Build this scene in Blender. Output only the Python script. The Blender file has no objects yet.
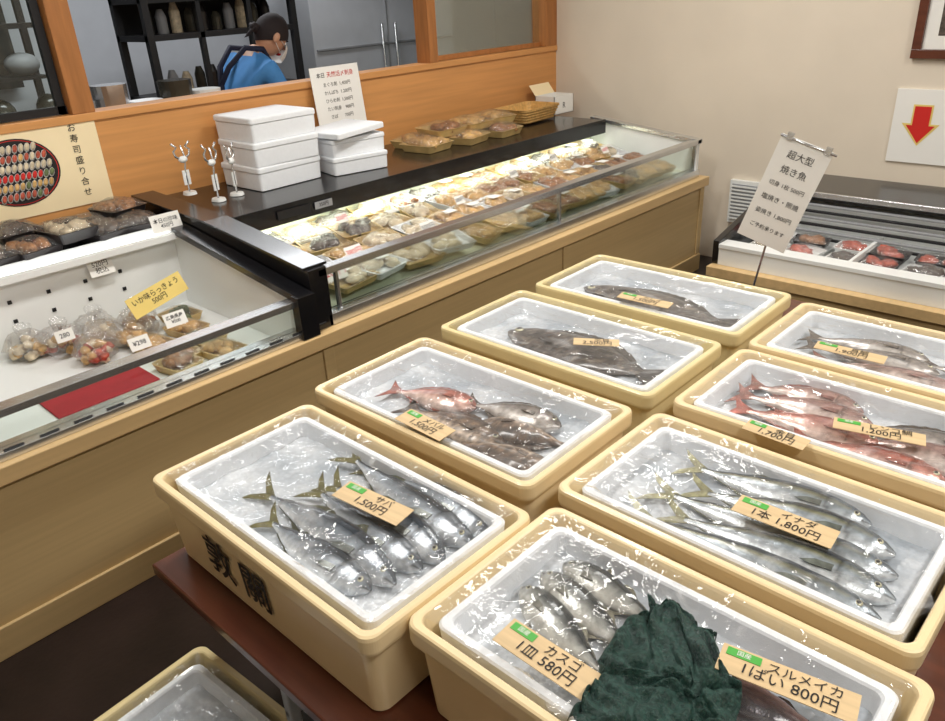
import bpy, bmesh, math, random
from mathutils import Vector, Matrix, Euler, noise
random.seed(7)
S=bpy.context.scene
COL=bpy.context.collection
try:
    S.view_settings.view_transform='Standard'; S.view_settings.look='None'
except Exception: pass

# ------------------------------------------------------------ materials
def srgb(r,g,b):
    f=lambda c:(c/255/12.92) if c/255<=.04045 else ((c/255+.055)/1.055)**2.4
    return (f(r),f(g),f(b),1)
def mat(name,col,rough=.5,metal=0,var=0,vscale=8,bump=0,bscale=40,stretch=None,coat=0,emis=None,estr=0,trans=0,ior=1.45,detail=3,alpha=1):
    m=bpy.data.materials.new(name);m.use_nodes=True
    nt=m.node_tree;b=nt.nodes["Principled BSDF"]
    b.inputs["Base Color"].default_value=col
    b.inputs["Roughness"].default_value=rough
    b.inputs["Metallic"].default_value=metal
    b.inputs["Coat Weight"].default_value=coat
    b.inputs["Coat Roughness"].default_value=.1
    b.inputs["Transmission Weight"].default_value=trans
    b.inputs["IOR"].default_value=ior
    b.inputs["Alpha"].default_value=alpha
    if emis: b.inputs["Emission Color"].default_value=emis;b.inputs["Emission Strength"].default_value=estr
    tc=nt.nodes.new("ShaderNodeTexCoord");mp=nt.nodes.new("ShaderNodeMapping")
    nt.links.new(tc.outputs["Object"],mp.inputs[0])
    if stretch: mp.inputs["Scale"].default_value=stretch
    if var>0:
        n=nt.nodes.new("ShaderNodeTexNoise");n.inputs["Scale"].default_value=vscale;n.inputs["Detail"].default_value=detail
        nt.links.new(mp.outputs[0],n.inputs["Vector"])
        r=nt.nodes.new("ShaderNodeValToRGB")
        r.color_ramp.elements[0].position=.3;r.color_ramp.elements[1].position=.7
        r.color_ramp.elements[0].color=tuple(c*(1-var) for c in col[:3])+(1,)
        r.color_ramp.elements[1].color=tuple(min(1,c*(1+var)) for c in col[:3])+(1,)
        nt.links.new(n.outputs[0],r.inputs[0]);nt.links.new(r.outputs[0],b.inputs["Base Color"])
    if bump>0:
        n2=nt.nodes.new("ShaderNodeTexNoise");n2.inputs["Scale"].default_value=bscale;n2.inputs["Detail"].default_value=4
        nt.links.new(mp.outputs[0],n2.inputs["Vector"])
        bp=nt.nodes.new("ShaderNodeBump");bp.inputs["Strength"].default_value=bump;bp.inputs["Distance"].default_value=.01
        nt.links.new(n2.outputs[0],bp.inputs["Height"]);nt.links.new(bp.outputs[0],b.inputs["Normal"])
    return m
def film(name,tint=(1,1,1,1),gl=.1,fk=.6,rough=.12,bump=.6,bscale=14,stretch=(1,1,1),white=0.0,glint_streak=0):
    m=bpy.data.materials.new(name);m.use_nodes=True;nt=m.node_tree
    for n in list(nt.nodes): nt.nodes.remove(n)
    N=nt.nodes.new;L=nt.links.new
    o=N("ShaderNodeOutputMaterial");tr=N("ShaderNodeBsdfTransparent");g=N("ShaderNodeBsdfGlossy")
    tr.inputs[0].default_value=tint;g.inputs["Roughness"].default_value=rough;g.inputs[0].default_value=(1,1,1,1)
    fr=N("ShaderNodeLayerWeight");fr.inputs[0].default_value=.3
    ma=N("ShaderNodeMath");ma.operation='MULTIPLY_ADD';ma.inputs[1].default_value=fk;ma.inputs[2].default_value=gl
    L(fr.outputs["Fresnel"],ma.inputs[0])
    mx=N("ShaderNodeMixShader");L(ma.outputs[0],mx.inputs[0]);L(tr.outputs[0],mx.inputs[1]);L(g.outputs[0],mx.inputs[2])
    last=mx
    tc=N("ShaderNodeTexCoord");mp=N("ShaderNodeMapping");mp.inputs["Scale"].default_value=stretch
    L(tc.outputs["Object"],mp.inputs[0])
    if white>0 or glint_streak>0:
        d=N("ShaderNodeBsdfDiffuse");m2=N("ShaderNodeMixShader");m2.inputs[0].default_value=white
        L(mx.outputs[0],m2.inputs[1]);L(d.outputs[0],m2.inputs[2]);last=m2
        if glint_streak>0:  # wrinkle highlights painted in as noisy white streaks over the film haze
            n3=N("ShaderNodeTexNoise");n3.inputs["Scale"].default_value=bscale*.8;n3.inputs["Detail"].default_value=5;n3.inputs["Distortion"].default_value=2.5
            L(mp.outputs[0],n3.inputs["Vector"])
            a1=N("ShaderNodeMapRange");a1.inputs["From Min"].default_value=.56;a1.inputs["From Max"].default_value=.75;a1.inputs["To Min"].default_value=white;a1.inputs["To Max"].default_value=glint_streak
            L(n3.outputs[0],a1.inputs[0]);L(a1.outputs[0],m2.inputs[0])
    L(last.outputs[0],o.inputs[0])
    if bump>0:
        n2=N("ShaderNodeTexNoise");n2.inputs["Scale"].default_value=bscale;n2.inputs["Detail"].default_value=3;n2.inputs["Distortion"].default_value=1.0
        bp=N("ShaderNodeBump");bp.inputs["Strength"].default_value=bump;bp.inputs["Distance"].default_value=.02
        L(mp.outputs[0],n2.inputs["Vector"]);L(n2.outputs[0],bp.inputs["Height"])
        L(bp.outputs[0],g.inputs["Normal"]);L(bp.outputs[0],fr.inputs["Normal"])
    return m
def vcol_mat(name,rough=.28,metal=.25,spk=.25,scale=60,bumpst=.15):
    m=bpy.data.materials.new(name);m.use_nodes=True;nt=m.node_tree;b=nt.nodes["Principled BSDF"]
    N=nt.nodes.new;L=nt.links.new
    a=N("ShaderNodeAttribute");a.attribute_name="Col"
    tc=N("ShaderNodeTexCoord");n=N("ShaderNodeTexNoise");n.inputs["Scale"].default_value=scale;n.inputs["Detail"].default_value=4
    L(tc.outputs["Object"],n.inputs["Vector"])
    mr=N("ShaderNodeMapRange");mr.inputs["From Min"].default_value=.35;mr.inputs["From Max"].default_value=.65
    mr.inputs["To Min"].default_value=1-spk;mr.inputs["To Max"].default_value=1+spk
    L(n.outputs[0],mr.inputs[0])
    vm=N("ShaderNodeVectorMath");vm.operation='SCALE';L(a.outputs["Color"],vm.inputs[0]);L(mr.outputs[0],vm.inputs["Scale"])
    L(vm.outputs[0],b.inputs["Base Color"])
    b.inputs["Roughness"].default_value=rough;b.inputs["Metallic"].default_value=metal
    b.inputs["Coat Weight"].default_value=.5;b.inputs["Coat Roughness"].default_value=.12
    v=N("ShaderNodeTexVoronoi");v.inputs["Scale"].default_value=260;L(tc.outputs["Object"],v.inputs["Vector"])
    bp=N("ShaderNodeBump");bp.inputs["Strength"].default_value=bumpst;bp.inputs["Distance"].default_value=.002
    L(v.outputs[0],bp.inputs["Height"]);L(bp.outputs[0],b.inputs["Normal"])
    return m

M={}
M['wall']=mat("plaster_wall",srgb(224,212,194),.85,var=.03,vscale=3,bump=.06,bscale=120)
M['ceil']=mat("ceiling_paint",srgb(212,206,196),.9,var=.02)
M['floor']=mat("dark_floor",srgb(36,26,24),.3,var=.4,vscale=5,bump=.08,bscale=60)
M['woodp']=mat("honey_wood",srgb(208,148,88),.42,var=.09,vscale=3,stretch=(8,.6,14),bump=.04,bscale=20)
M['woodpost']=mat("post_wood",srgb(168,110,60),.45,var=.15,vscale=6,stretch=(8,8,.7))
M['counter']=mat("counter_veneer",srgb(196,168,120),.5,var=.05,vscale=4,stretch=(6,.5,18),bump=.05,bscale=60)
M['ledge']=mat("ledge_wood",srgb(208,176,126),.4,var=.08,vscale=4,stretch=(8,.5,8))
M['black']=mat("black_plastic",srgb(20,20,23),.25,var=.1,coat=.3)
M['blackm']=mat("black_matte",srgb(26,26,28),.5,var=.1)
M['steel']=mat("brushed_steel",srgb(210,212,214),.25,metal=.9,var=.05,vscale=20)
M['white']=mat("white_enamel",srgb(236,238,236),.3,var=.01,coat=.2)
M['deck']=mat("case_deck",srgb(206,210,186),.35,var=.05)
M['greyw']=mat("grey_panel",srgb(150,152,155),.5,var=.05)
M['foam']=mat("styrofoam",srgb(238,241,244),.7,var=.02,vscale=60,bump=.1,bscale=250)
M['crate']=mat("crate_plastic",srgb(236,213,168),.3,var=.05,vscale=6,bump=.02,bscale=40,coat=.15)
M['crate2']=mat("crate_plastic_aged",srgb(226,208,158),.32,var=.06,vscale=6,bump=.02,bscale=40,coat=.15)
M['paper']=mat("white_paper",srgb(238,236,230),.7,var=.01)
M['cream']=mat("cream_paper",srgb(246,226,184),.6,var=.02)
M['yellow']=mat("yellow_card",srgb(232,206,120),.6,var=.03)
M['kyogi']=mat("thin_wood_card",srgb(214,186,142),.55,var=.1,vscale=5,stretch=(1,16,1))
M['green']=mat("green_label",srgb(80,170,70),.5,var=.03)
M['ink']=mat("black_ink",srgb(24,21,22),.6,var=.05)
M['greyink']=mat("grey_ink",srgb(80,76,74),.6,var=.05)
M['inkred']=mat("red_ink",srgb(206,40,34),.5,var=.03)
M['redmat']=mat("red_mat",srgb(166,32,42),.6,var=.08,vscale=30)
M['lacquer']=mat("brown_lacquer",srgb(92,48,32),.3,var=.25,vscale=5,stretch=(.6,6,6),coat=.3)
M['tube']=mat("lamp_tube",(1,1,1,1),.5,emis=(.93,1,.86,1),estr=4)
M['lampk']=mat("ceiling_lamp_glow",(1,1,1,1),.5,emis=(1,.97,.92,1),estr=2.5)
M['skin']=mat("skin",srgb(196,150,122),.5,var=.05)
M['shirt']=mat("blue_tshirt",srgb(70,134,196),.8,var=.1,vscale=12,bump=.1,bscale=30)
M['navy']=mat("navy_apron",srgb(22,26,48),.8,var=.1)
M['hair']=mat("dark_bandanna",srgb(34,26,28),.8,var=.2,bump=.1)
M['basket']=mat("wicker",srgb(206,164,98),.6,var=.2,vscale=60,bump=.5,bscale=90)
M['tray']=mat("gold_tray",srgb(206,176,116),.35,var=.15,vscale=20)
M['dtray']=mat("dark_tray",srgb(34,30,30),.3,var=.1)
M['food1']=mat("brown_food",srgb(160,108,62),.4,var=.45,vscale=60,bump=.6,bscale=80,coat=.3)
M['food2']=mat("amber_food",srgb(212,170,106),.4,var=.3,vscale=50,bump=.5,bscale=70,coat=.3)
M['food3']=mat("dark_dried_fish",srgb(84,74,66),.4,var=.6,vscale=60,bump=.5,bscale=80,coat=.3)
M['food4']=mat("red_sashimi",srgb(182,84,62),.35,var=.4,vscale=50,bump=.4,bscale=60,coat=.3)
M['food5']=mat("pale_squid",srgb(214,198,168),.35,var=.25,vscale=40,bump=.4,bscale=60,coat=.3)
M['food6']=mat("green_food",srgb(104,116,76),.4,var=.4,vscale=50,bump=.4,bscale=60)
M['bottle']=mat("dark_bottle",srgb(60,58,50),.2,var=.4,vscale=6)
M['net']=mat("green_mesh_cloth",srgb(36,66,58),.6,var=.4,vscale=120,bump=.5,bscale=180,alpha=.82)
M['glassd']=mat("dark_window_glass",srgb(40,46,48),.06,var=.1)
M['film']=film("cling_film",gl=.035,fk=.34,rough=.08,bump=1,bscale=8,stretch=(1,1.7,1),white=.03,glint_streak=.3)  # semi-opaque wrap, with wrinkle highlights painted white into the shader
M['wrap']=film("pack_film",gl=.09,fk=.35,rough=.1,bump=.9,bscale=40,white=.04)
M['glass']=film("clear_glass",tint=(.93,.97,.95,1),gl=.02,fk=.5,rough=.02,bump=0)
M['bag']=film("plastic_bag",gl=.1,fk=.4,rough=.1,bump=1,bscale=35,white=.06)
M['kwall']=mat("kitchen_wall",srgb(196,199,204),.6,var=.03)

def ice_mat():
    m=bpy.data.materials.new("crushed_ice");m.use_nodes=True;nt=m.node_tree;b=nt.nodes["Principled BSDF"]
    N=nt.nodes.new;L=nt.links.new
    tc=N("ShaderNodeTexCoord");v=N("ShaderNodeTexVoronoi");v.inputs["Scale"].default_value=85
    L(tc.outputs["Object"],v.inputs["Vector"])
    n=N("ShaderNodeTexNoise");n.inputs["Scale"].default_value=6;n.inputs["Detail"].default_value=8;n.inputs["Roughness"].default_value=.6;L(tc.outputs["Object"],n.inputs["Vector"])
    r=N("ShaderNodeValToRGB");r.color_ramp.elements[0].position=.34;r.color_ramp.elements[0].color=srgb(170,178,186);r.color_ramp.elements[1].position=.62;r.color_ramp.elements[1].color=srgb(226,229,232)
    L(n.outputs[0],r.inputs[0])
    v2=N("ShaderNodeMapRange");v2.inputs["From Max"].default_value=.7;v2.inputs["To Min"].default_value=1.03;v2.inputs["To Max"].default_value=.88;L(v.outputs[0],v2.inputs[0])
    vm=N("ShaderNodeVectorMath");vm.operation='SCALE';L(r.outputs[0],vm.inputs[0]);L(v2.outputs[0],vm.inputs["Scale"]);L(vm.outputs[0],b.inputs["Base Color"])
    bp=N("ShaderNodeBump");bp.inputs["Strength"].default_value=.35;bp.inputs["Distance"].default_value=.006;L(v.outputs[0],bp.inputs["Height"])
    L(bp.outputs[0],b.inputs["Normal"]);b.inputs["Roughness"].default_value=.3
    return m
M['ice']=ice_mat()

# ------------------------------------------------------------ builder
class B:
    def __init__(s,name): s.n=name;s.v=[];s.f=[];s.m=[];s.mats=[];s.sm=[];s.col=None
    def mi(s,k):
        if k not in s.mats: s.mats.append(k)
        return s.mats.index(k)
    def add(s,vs,fs,k,smooth=False,M4=None,cols=None):
        o=len(s.v)
        for p in vs:
            p=Vector(p); s.v.append(M4@p if M4 else p)
        if cols is not None:
            if s.col is None: s.col=[(1,1,1,1)]*o
            s.col+=cols
        elif s.col is not None: s.col+=[(1,1,1,1)]*len(vs)
        i=s.mi(k)
        for f in fs: s.f.append([a+o for a in f]);s.m.append(i);s.sm.append(smooth)
    def box(s,lo,hi,k,M4=None):
        x0,y0,z0=lo;x1,y1,z1=hi
        vs=[(x0,y0,z0),(x1,y0,z0),(x1,y1,z0),(x0,y1,z0),(x0,y0,z1),(x1,y0,z1),(x1,y1,z1),(x0,y1,z1)]
        s.add(vs,[(0,3,2,1),(4,5,6,7),(0,1,5,4),(1,2,6,5),(2,3,7,6),(3,0,4,7)],k,M4=M4)
    def cbox(s,c,d,k,M4=None):
        s.box([c[i]-d[i]/2 for i in range(3)],[c[i]+d[i]/2 for i in range(3)],k,M4)
    def prism(s,pts,y0,y1,k):
        n=len(pts);vs=[(x,y0,z) for x,z in pts]+[(x,y1,z) for x,z in pts]
        s.add(vs,[tuple(range(n)),tuple(range(2*n-1,n-1,-1))]+[(i,i+n,(i+1)%n+n,(i+1)%n) for i in range(n)],k)
    def prismx(s,pts,x0,x1,k):
        n=len(pts);vs=[(x0,y,z) for y,z in pts]+[(x1,y,z) for y,z in pts]
        s.add(vs,[tuple(range(n)),tuple(range(2*n-1,n-1,-1))]+[(i,i+n,(i+1)%n+n,(i+1)%n) for i in range(n)],k)
    def loft(s,loops,k,smooth=False,capa=True,capb=True,M4=None,closed=True):
        n=len(loops[0]);vs=[p for l in loops for p in l];fs=[]
        for i in range(len(loops)-1):
            for j in range(n if closed else n-1):
                a=i*n+j;b=i*n+(j+1)%n;fs.append((a,b,b+n,a+n))
        if capa: fs.append(tuple(range(n-1,-1,-1)))
        if capb: fs.append(tuple(range((len(loops)-1)*n,len(loops)*n)))
        s.add(vs,fs,k,smooth,M4)
    def tube(s,pts,rad,k,n=8,M4=None):
        pts=[Vector(p) for p in pts];loops=[]
        for i,p in enumerate(pts):
            d=(pts[min(i+1,len(pts)-1)]-pts[max(i-1,0)]).normalized()
            a=d.orthogonal().normalized() if i==0 else (a-d*a.dot(d)).normalized()
            b=d.cross(a);r=rad[i] if isinstance(rad,(list,tuple)) else rad
            loops.append([tuple(p+(a*math.cos(t)+b*math.sin(t))*r) for t in [2*math.pi*j/n for j in range(n)]])
        s.loft(loops,k,True,M4=M4)
    def ball(s,c,r,k,nu=12,nv=8,M4=None,jit=0,seed=0):
        vs=[];fs=[];c=Vector(c);r=Vector((r,r,r)) if not hasattr(r,'__len__') else Vector(r)
        for i in range(nv+1):
            th=math.pi*i/nv
            for j in range(nu):
                ph=2*math.pi*j/nu
                d=Vector((math.sin(th)*math.cos(ph),math.sin(th)*math.sin(ph),math.cos(th)))
                q=1+(jit*noise.noise(d*1.7+Vector((seed*3.1,seed,0))) if jit else 0)
                vs.append((c.x+d.x*r.x*q,c.y+d.y*r.y*q,c.z+d.z*r.z*q))
        for i in range(nv):
            for j in range(nu):
                fs.append((i*nu+j,(i+1)*nu+j,(i+1)*nu+(j+1)%nu,i*nu+(j+1)%nu))
        s.add(vs,fs,k,True,M4)
    def grid(s,f,nx,ny,k,smooth=True,M4=None):
        vs=[f(i/nx,j/ny) for j in range(ny+1) for i in range(nx+1)]
        fs=[(j*(nx+1)+i,j*(nx+1)+i+1,(j+1)*(nx+1)+i+1,(j+1)*(nx+1)+i) for j in range(ny) for i in range(nx)]
        s.add(vs,fs,k,smooth,M4)
    def text(s,body,size,M4,k,align='CENTER',bold=.0,line=1.0):
        cd=bpy.data.curves.new("tmp","FONT");cd.body=body;cd.size=size;cd.align_x=align;cd.align_y='CENTER';cd.offset=bold;cd.space_line=line
        cd.resolution_u=3
        ob=bpy.data.objects.new("tmp",cd);COL.objects.link(ob)
        dg=bpy.context.evaluated_depsgraph_get();dg.update()
        me=bpy.data.meshes.new_from_object(ob.evaluated_get(dg))
        s.add([tuple(v.co) for v in me.vertices],[tuple(p.vertices) for p in me.polygons],k,M4=M4)
        bpy.data.objects.remove(ob);bpy.data.curves.remove(cd);bpy.data.meshes.remove(me)
    def make(s,loc=(0,0,0),rot=(0,0,0),bevel=0,parent=None,origin=None,name=None):
        if origin is not None:
            o=Vector(origin);s.v=[v-o for v in s.v];loc=o
        me=bpy.data.meshes.new(s.n);me.from_pydata([tuple(v) for v in s.v],[],s.f);
        for k in s.mats: me.materials.append(M[k])
        me.polygons.foreach_set("material_index",s.m);me.polygons.foreach_set("use_smooth",s.sm)
        if s.col is not None:
            a=me.color_attributes.new("Col",'FLOAT_COLOR','POINT')
            for i,c in enumerate(s.col): a.data[i].color=c
        me.update()
        ob=bpy.data.objects.new(name or s.n,me);COL.objects.link(ob);ob.location=loc;ob.rotation_euler=rot
        if bevel:
            md=ob.modifiers.new("b","BEVEL");md.width=bevel;md.segments=2;md.limit_method='ANGLE';md.angle_limit=.6
        if parent: ob.parent=parent
        return ob
def T(x,y,z): return Matrix.Translation((x,y,z))
def R(a,ax): return Matrix.Rotation(a,4,ax)
def empty(name,loc,rz=0):
    e=bpy.data.objects.new(name,None);COL.objects.link(e);e.location=loc;e.rotation_euler=(0,0,rz);e.empty_display_size=.05;return e
def rrect(w,d,z,r,n=5,cx=0,cy=0):
    o=[]
    for (sx,sy,a0) in [(1,1,0),(-1,1,90),(-1,-1,180),(1,-1,270)]:
        for i in range(n+1):
            a=math.radians(a0+90*i/n)
            o.append((cx+sx*(w/2-r)+r*math.cos(a),cy+sy*(d/2-r)+r*math.sin(a),z))
    return o

# ------------------------------------------------------------ room shell
XW=-3.3; YB=4.35
def simple(name,lo,hi,k,bevel=0):
    b=B(name);b.box(lo,hi,k);c=[(lo[i]+hi[i])/2 for i in range(3)];return b.make(origin=c,bevel=bevel)
simple("floor",(-6.6,-2,-.1),(2.6,YB+.1,0),'floor')
simple("ceiling",(-6.6,-2,2.7),(2.6,YB+.1,2.8),'ceil')
simple("wall_back",(-3.4,YB,0),(2.6,YB+.1,2.7),'wall')
simple("wall_right",(2.5,-2,0),(2.6,YB,2.7),'wall')
simple("wall_front",(-6.5,-2.1,0),(2.6,-2,2.7),'wall')
b=B("wall_left")
b.box((XW-.08,-2,0),(XW,YB,1.19),'woodp'); b.box((XW-.08,-2,2.15),(XW,YB,2.7),'wall'); b.make(origin=(XW,1,1))
b=B("trim_sill");b.box((XW-.11,-2,1.19),(XW+.012,YB,1.222),'woodp');b.make(origin=(XW,1,1.2),bevel=.003)
for i,(y0,y1) in enumerate([(1.225,1.315),(3.19,3.255),(4.23,YB)]):
    b=B("trim_post");b.box((XW-.1,y0,1.222),(XW+.008,y1,2.15),'woodpost');b.make(origin=(XW,y0,1.6),bevel=.003)
b=B("window_1");b.box((XW-.05,-1.9,1.23),(XW-.045,1.225,2.15),'glass')
for y in (.5,1.19): b.box((XW-.06,y,1.225),(XW-.035,y+.03,2.15),'blackm')
b.box((XW-.06,-1.9,1.225),(XW-.035,1.225,1.255),'blackm');b.make(origin=(XW-.05,0,1.6))
b=B("window_2");b.box((XW-.05,3.26,1.23),(XW-.045,4.23,2.15),'glass');b.box((XW-.06,3.26,1.225),(XW-.035,4.23,1.25),'woodpost');b.make(origin=(XW-.05,3.7,1.6))
b=B("wall_kitchen");b.box((-6.6,-2,0),(-6.5,7.5,2.7),'kwall');b.box((-6.5,7.4,0),(-3.38,7.5,2.7),'kwall');b.box((-3.4,YB+.1,0),(-3.3,7.5,2.7),'kwall');b.make(origin=(-6.5,2,1))
simple("floor_kitchen",(-6.6,YB+.1,-.1),(-3.3,7.5,0),'floor')
simple("ceiling_kitchen",(-6.6,YB+.1,2.7),(-3.3,7.5,2.8),'ceil')
simple("baseboard_back",(-2.0,YB-.02,0),(2.5,YB,.1),'white')

# kitchen furniture
b=B("storage_rack")
for y in (2.45,3.55):
    for x in (-5.5,-5.1): b.box((x,y,0),(x+.045,y+.045,2.4),'blackm')
for z in (.5,1.0,1.38,1.60,1.95): b.box((-5.5,2.45,z),(-5.06,3.58,z+.035),'blackm')
for y in (2.82,3.2): b.box((-5.1,y,1.0),(-5.06,y+.03,2.0),'blackm')
b.box((-5.5,2.47,1.38),(-5.48,3.56,1.95),'blackm')
random.seed(3)
for z in (1.035,1.415):
    for i in range(10):
        y=2.56+i*.1;h=.1+random.random()*.1;r=.035
        b.loft([rrect(2*r,2*r,z,r*.95,3,-5.25,y),rrect(2*r,2*r,z+h*.7,r*.95,3,-5.25,y),rrect(r,r,z+h,r*.45,3,-5.25,y)],['bottle','greyw','food5','bottle','dtray'][i%5] )
b.make(origin=(-5.3,3,0))
b=B("kitchen_cabinet")
b.box((-6.1,4.0,0),(-5.45,5.6,1.95),'kwall')
for y in (4.78,): b.box((-5.45,y,.1),(-5.44,y+.015,1.9),'greyw')
for y in (4.7,4.85): b.tube([(-5.41,y,.9),(-5.41,y,1.35)],.012,'steel')
b.box((-5.45,4.02,1.18),(-5.435,5.58,1.2),'greyw')
b.make(origin=(-5.7,4.8,0),bevel=.01)
b=B("kitchen_worktable")
b.box((-4.3,2.78,.82),(-3.5,4.2,.86),'steel')
for x in (-4.26,-3.56):
    for y in (2.82,4.12): b.box((x,y,0),(x+.04,y+.04,.82),'steel')
b.box((-4.25,2.85,.2),(-3.55,4.1,.22),'steel')
b.make(origin=(-3.9,3.5,0))
b=B("kitchen_shelf_unit")
b.box((-5.9,.2,0),(-5.4,2.3,.9),'greyw');b.box((-5.92,.15,.9),(-5.38,2.3,.94),'steel')
b.box((-5.9,.3,1.5),(-5.6,2.0,1.53),'blackm');b.box((-5.9,.3,1.2),(-5.6,2.0,1.22),'blackm')
for y in (.3,1.1,2.0): b.box((-5.9,y,.94),(-5.86,y+.04,2.0),'blackm')
b.box((-6.45,.9,1.1),(-6.4,2.1,1.9),'glassd')
for y in (.5,.8,1.2,1.6,1.9): b.ball((-5.72,y,1.29),(.09,.11,.07),'greyw');b.ball((-5.72,y+.1,1.0),(.09,.09,.1),'bottle')
b.make(origin=(-5.6,1.2,0))
b=B("stacked_cooking_tubs")
for i,(y,h) in enumerate([(.95,.2),(1.12,.14),(1.42,.22),(1.58,.26),(1.74,.2),(1.9,.25),(2.05,.21)]):
    b.loft([rrect(.12,.12,.9,.05,4,-3.75,y),rrect(.15,.15,.9+h*1.45,.06,4,-3.75,y)],['white','greyw','greyw','steel','foam','bottle','white'][i])
b.box((-4.0,.7,.86),(-3.5,2.15,.9),'steel')
for x in (-3.98,-3.55):
    for y in (.72,2.1): b.box((x,y,0),(x+.03,y+.03,.86),'steel')
b.make(origin=(-3.75,1.4,0))

# ------------------------------------------------------------ person
def person():
    p=empty("shop_worker",(-4.0,2.45,0))
    J={ 'pel':(0,-.16,.93,.13),'waist':(0,-.10,1.05,.125),'chest':(0,.0,1.2,.145),'neckb':(0,.09,1.31,.075),'neck':(0,.13,1.345,.055),
        'shR':(.17,.05,1.25,.062),'elR':(.23,.12,1.03,.045),'wrR':(.15,.35,.97,.03),
        'shL':(-.17,.05,1.25,.062),'elL':(-.23,.12,1.03,.045),'wrL':(-.12,.35,.97,.03),
        'hipR':(.09,-.16,.88,.09),'knR':(.1,-.12,.5,.06),'anR':(.1,-.17,.1,.042),'toR':(.11,-.02,.035,.035),
        'hipL':(-.09,-.16,.88,.09),'knL':(-.1,-.12,.5,.06),'anL':(-.1,-.17,.1,.042),'toL':(-.11,-.02,.035,.035)}
    E=[('pel','waist'),('waist','chest'),('chest','neckb'),('neckb','neck'),('chest','shR'),('shR','elR'),('elR','wrR'),('chest','shL'),('shL','elL'),('elL','wrL'),
       ('pel','hipR'),('hipR','knR'),('knR','anR'),('anR','toR'),('pel','hipL'),('hipL','knL'),('knL','anL'),('anL','toL')]
    ks=list(J);me=bpy.data.meshes.new("body");me.from_pydata([J[k][:3] for k in ks],[(ks.index(a),ks.index(c)) for a,c in E],[])
    ob=bpy.data.objects.new("body",me);COL.objects.link(ob)
    md=ob.modifiers.new("s","SKIN");
    for i,k in enumerate(ks):
        sv=me.skin_vertices[0].data[i];sv.radius=(J[k][3],J[k][3]*(.8 if k in('pel','waist','chest') else 1));sv.use_root=(k=='pel')
    sb=ob.modifiers.new("ss","SUBSURF");sb.levels=2
    dg=bpy.context.evaluated_depsgraph_get();dg.update()
    me2=bpy.data.meshes.new_from_object(ob.evaluated_get(dg));bpy.data.objects.remove(ob)
    for k in('shirt','skin','navy','blackm'): me2.materials.append(M[k])
    for f in me2.polygons:
        c=f.center;f.use_smooth=True
        arm=abs(c.x)>.13 and c.z<1.2 or (c.y>.17 and c.z<1.15)
        if c.z>1.325: i=1
        elif arm and c.z>.9: i=1 if c.z<1.13 else 0
        elif c.z<.08: i=3
        elif c.z<.95: i=2
        else: i=0
        f.material_index=i
    ob=bpy.data.objects.new("body",me2);COL.objects.link(ob);ob.parent=p
    b=B("apron_straps")
    for sx in (-.075,.075):
        b.tube([(sx,.13,1.1),(sx,.14,1.24),(sx*1.05,.085,1.345),(sx,-.02,1.36),(sx*.6,-.12,1.27),(-sx*.7,-.2,1.08)],.016,'navy',6)
    b.grid(lambda u,v:((u-.5)*.3,.13+.03*math.cos((u-.5)*3)-(1-v)*.14,.75+v*.42),8,8,'navy')
    b.make(parent=p)
    H=T(0,.2,1.405)@R(math.radians(-38),'X')
    b=B("head")
    def hv(th,ph):
        d=Vector((math.sin(th)*math.cos(ph),math.sin(th)*math.sin(ph),math.cos(th)))
        x=d.x*.075;y=d.y*.093;z=d.z*.112
        if z<0: y*=1-.18*(-z/.11) if d.y<0 else 1; x*=1-.25*(-z/.11)
        if d.y>.2: x*=.97
        return (x,y,z)
    nu,nv=24,18;vs=[hv(math.pi*i/nv,2*math.pi*j/nu) for i in range(nv+1) for j in range(nu)]
    fs=[(i*nu+j,(i+1)*nu+j,(i+1)*nu+(j+1)%nu,i*nu+(j+1)%nu) for i in range(nv) for j in range(nu)]
    b.add(vs,fs,'skin',True,H)
    b.loft([[(-.012,.09,.01),(.012,.09,.01),(0,.088,.03)],[(-.014,.112,-.02),(.014,.112,-.02),(0,.112,-.005)],[(-.01,.092,-.03),(.01,.092,-.03),(0,.1,-.025)]],'skin',True,M4=H)
    for sx in(-1,1):
        b.ball((sx*.03,.081,.002),(.013,.008,.008),'white',M4=H);b.ball((sx*.03,.088,.002),(.006,.003,.006),'ink',M4=H)
        b.ball((sx*.03,.084,.02),(.02,.006,.004),'hair',M4=H)
        b.ball((sx*.075,-.005,-.015),(.012,.02,.03),'skin',M4=H)
        b.tube([(sx*.055,.075,-.02),(sx*.078,.0,.0)],.002,'paper',5,M4=H)
        b.tube([(sx*.05,.07,-.065),(sx*.077,.0,-.04)],.002,'paper',5,M4=H)
    b.ball((0,.088,-.06),(.025,.008,.007),'inkred',M4=H)
    b.make(parent=p)
    b=B("face_mask");b.grid(lambda u,v:((u-.5)*.13,.045+.075*math.cos((u-.5)*2.4)+.008*math.sin(v*math.pi),-.095+v*.085),12,6,'paper',M4=H);b.make(parent=p)
    b=B("bandanna")
    vs=[];nv2=12
    for i in range(nv2+1):
        for j in range(nu):
            ph=2*math.pi*j/nu;k=(1-math.sin(ph))/2
            th=math.radians(72+58*k**.8)*i/nv2
            x,y,z=hv(th,ph);q=1.09+.02*noise.noise(Vector((math.cos(ph)*2,math.sin(ph)*2,th*2)))
            vs.append((x*q,y*q,z*q+.003))
    b.add(vs,[(i*nu+j,(i+1)*nu+j,(i+1)*nu+(j+1)%nu,i*nu+(j+1)%nu) for i in range(nv2) for j in range(nu)],'hair',True,H)
    b.ball((0,-.105,-.02),(.03,.028,.025),'hair',M4=H,jit=.4)
    b.loft([[(.0,-.11,-.01),(.03,-.115,-.02),(0,-.12,-.015)],[(-.01,-.13,-.10),(.035,-.13,-.09),(.01,-.135,-.095)]],'hair',True,M4=H)
    b.make(parent=p)
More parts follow.
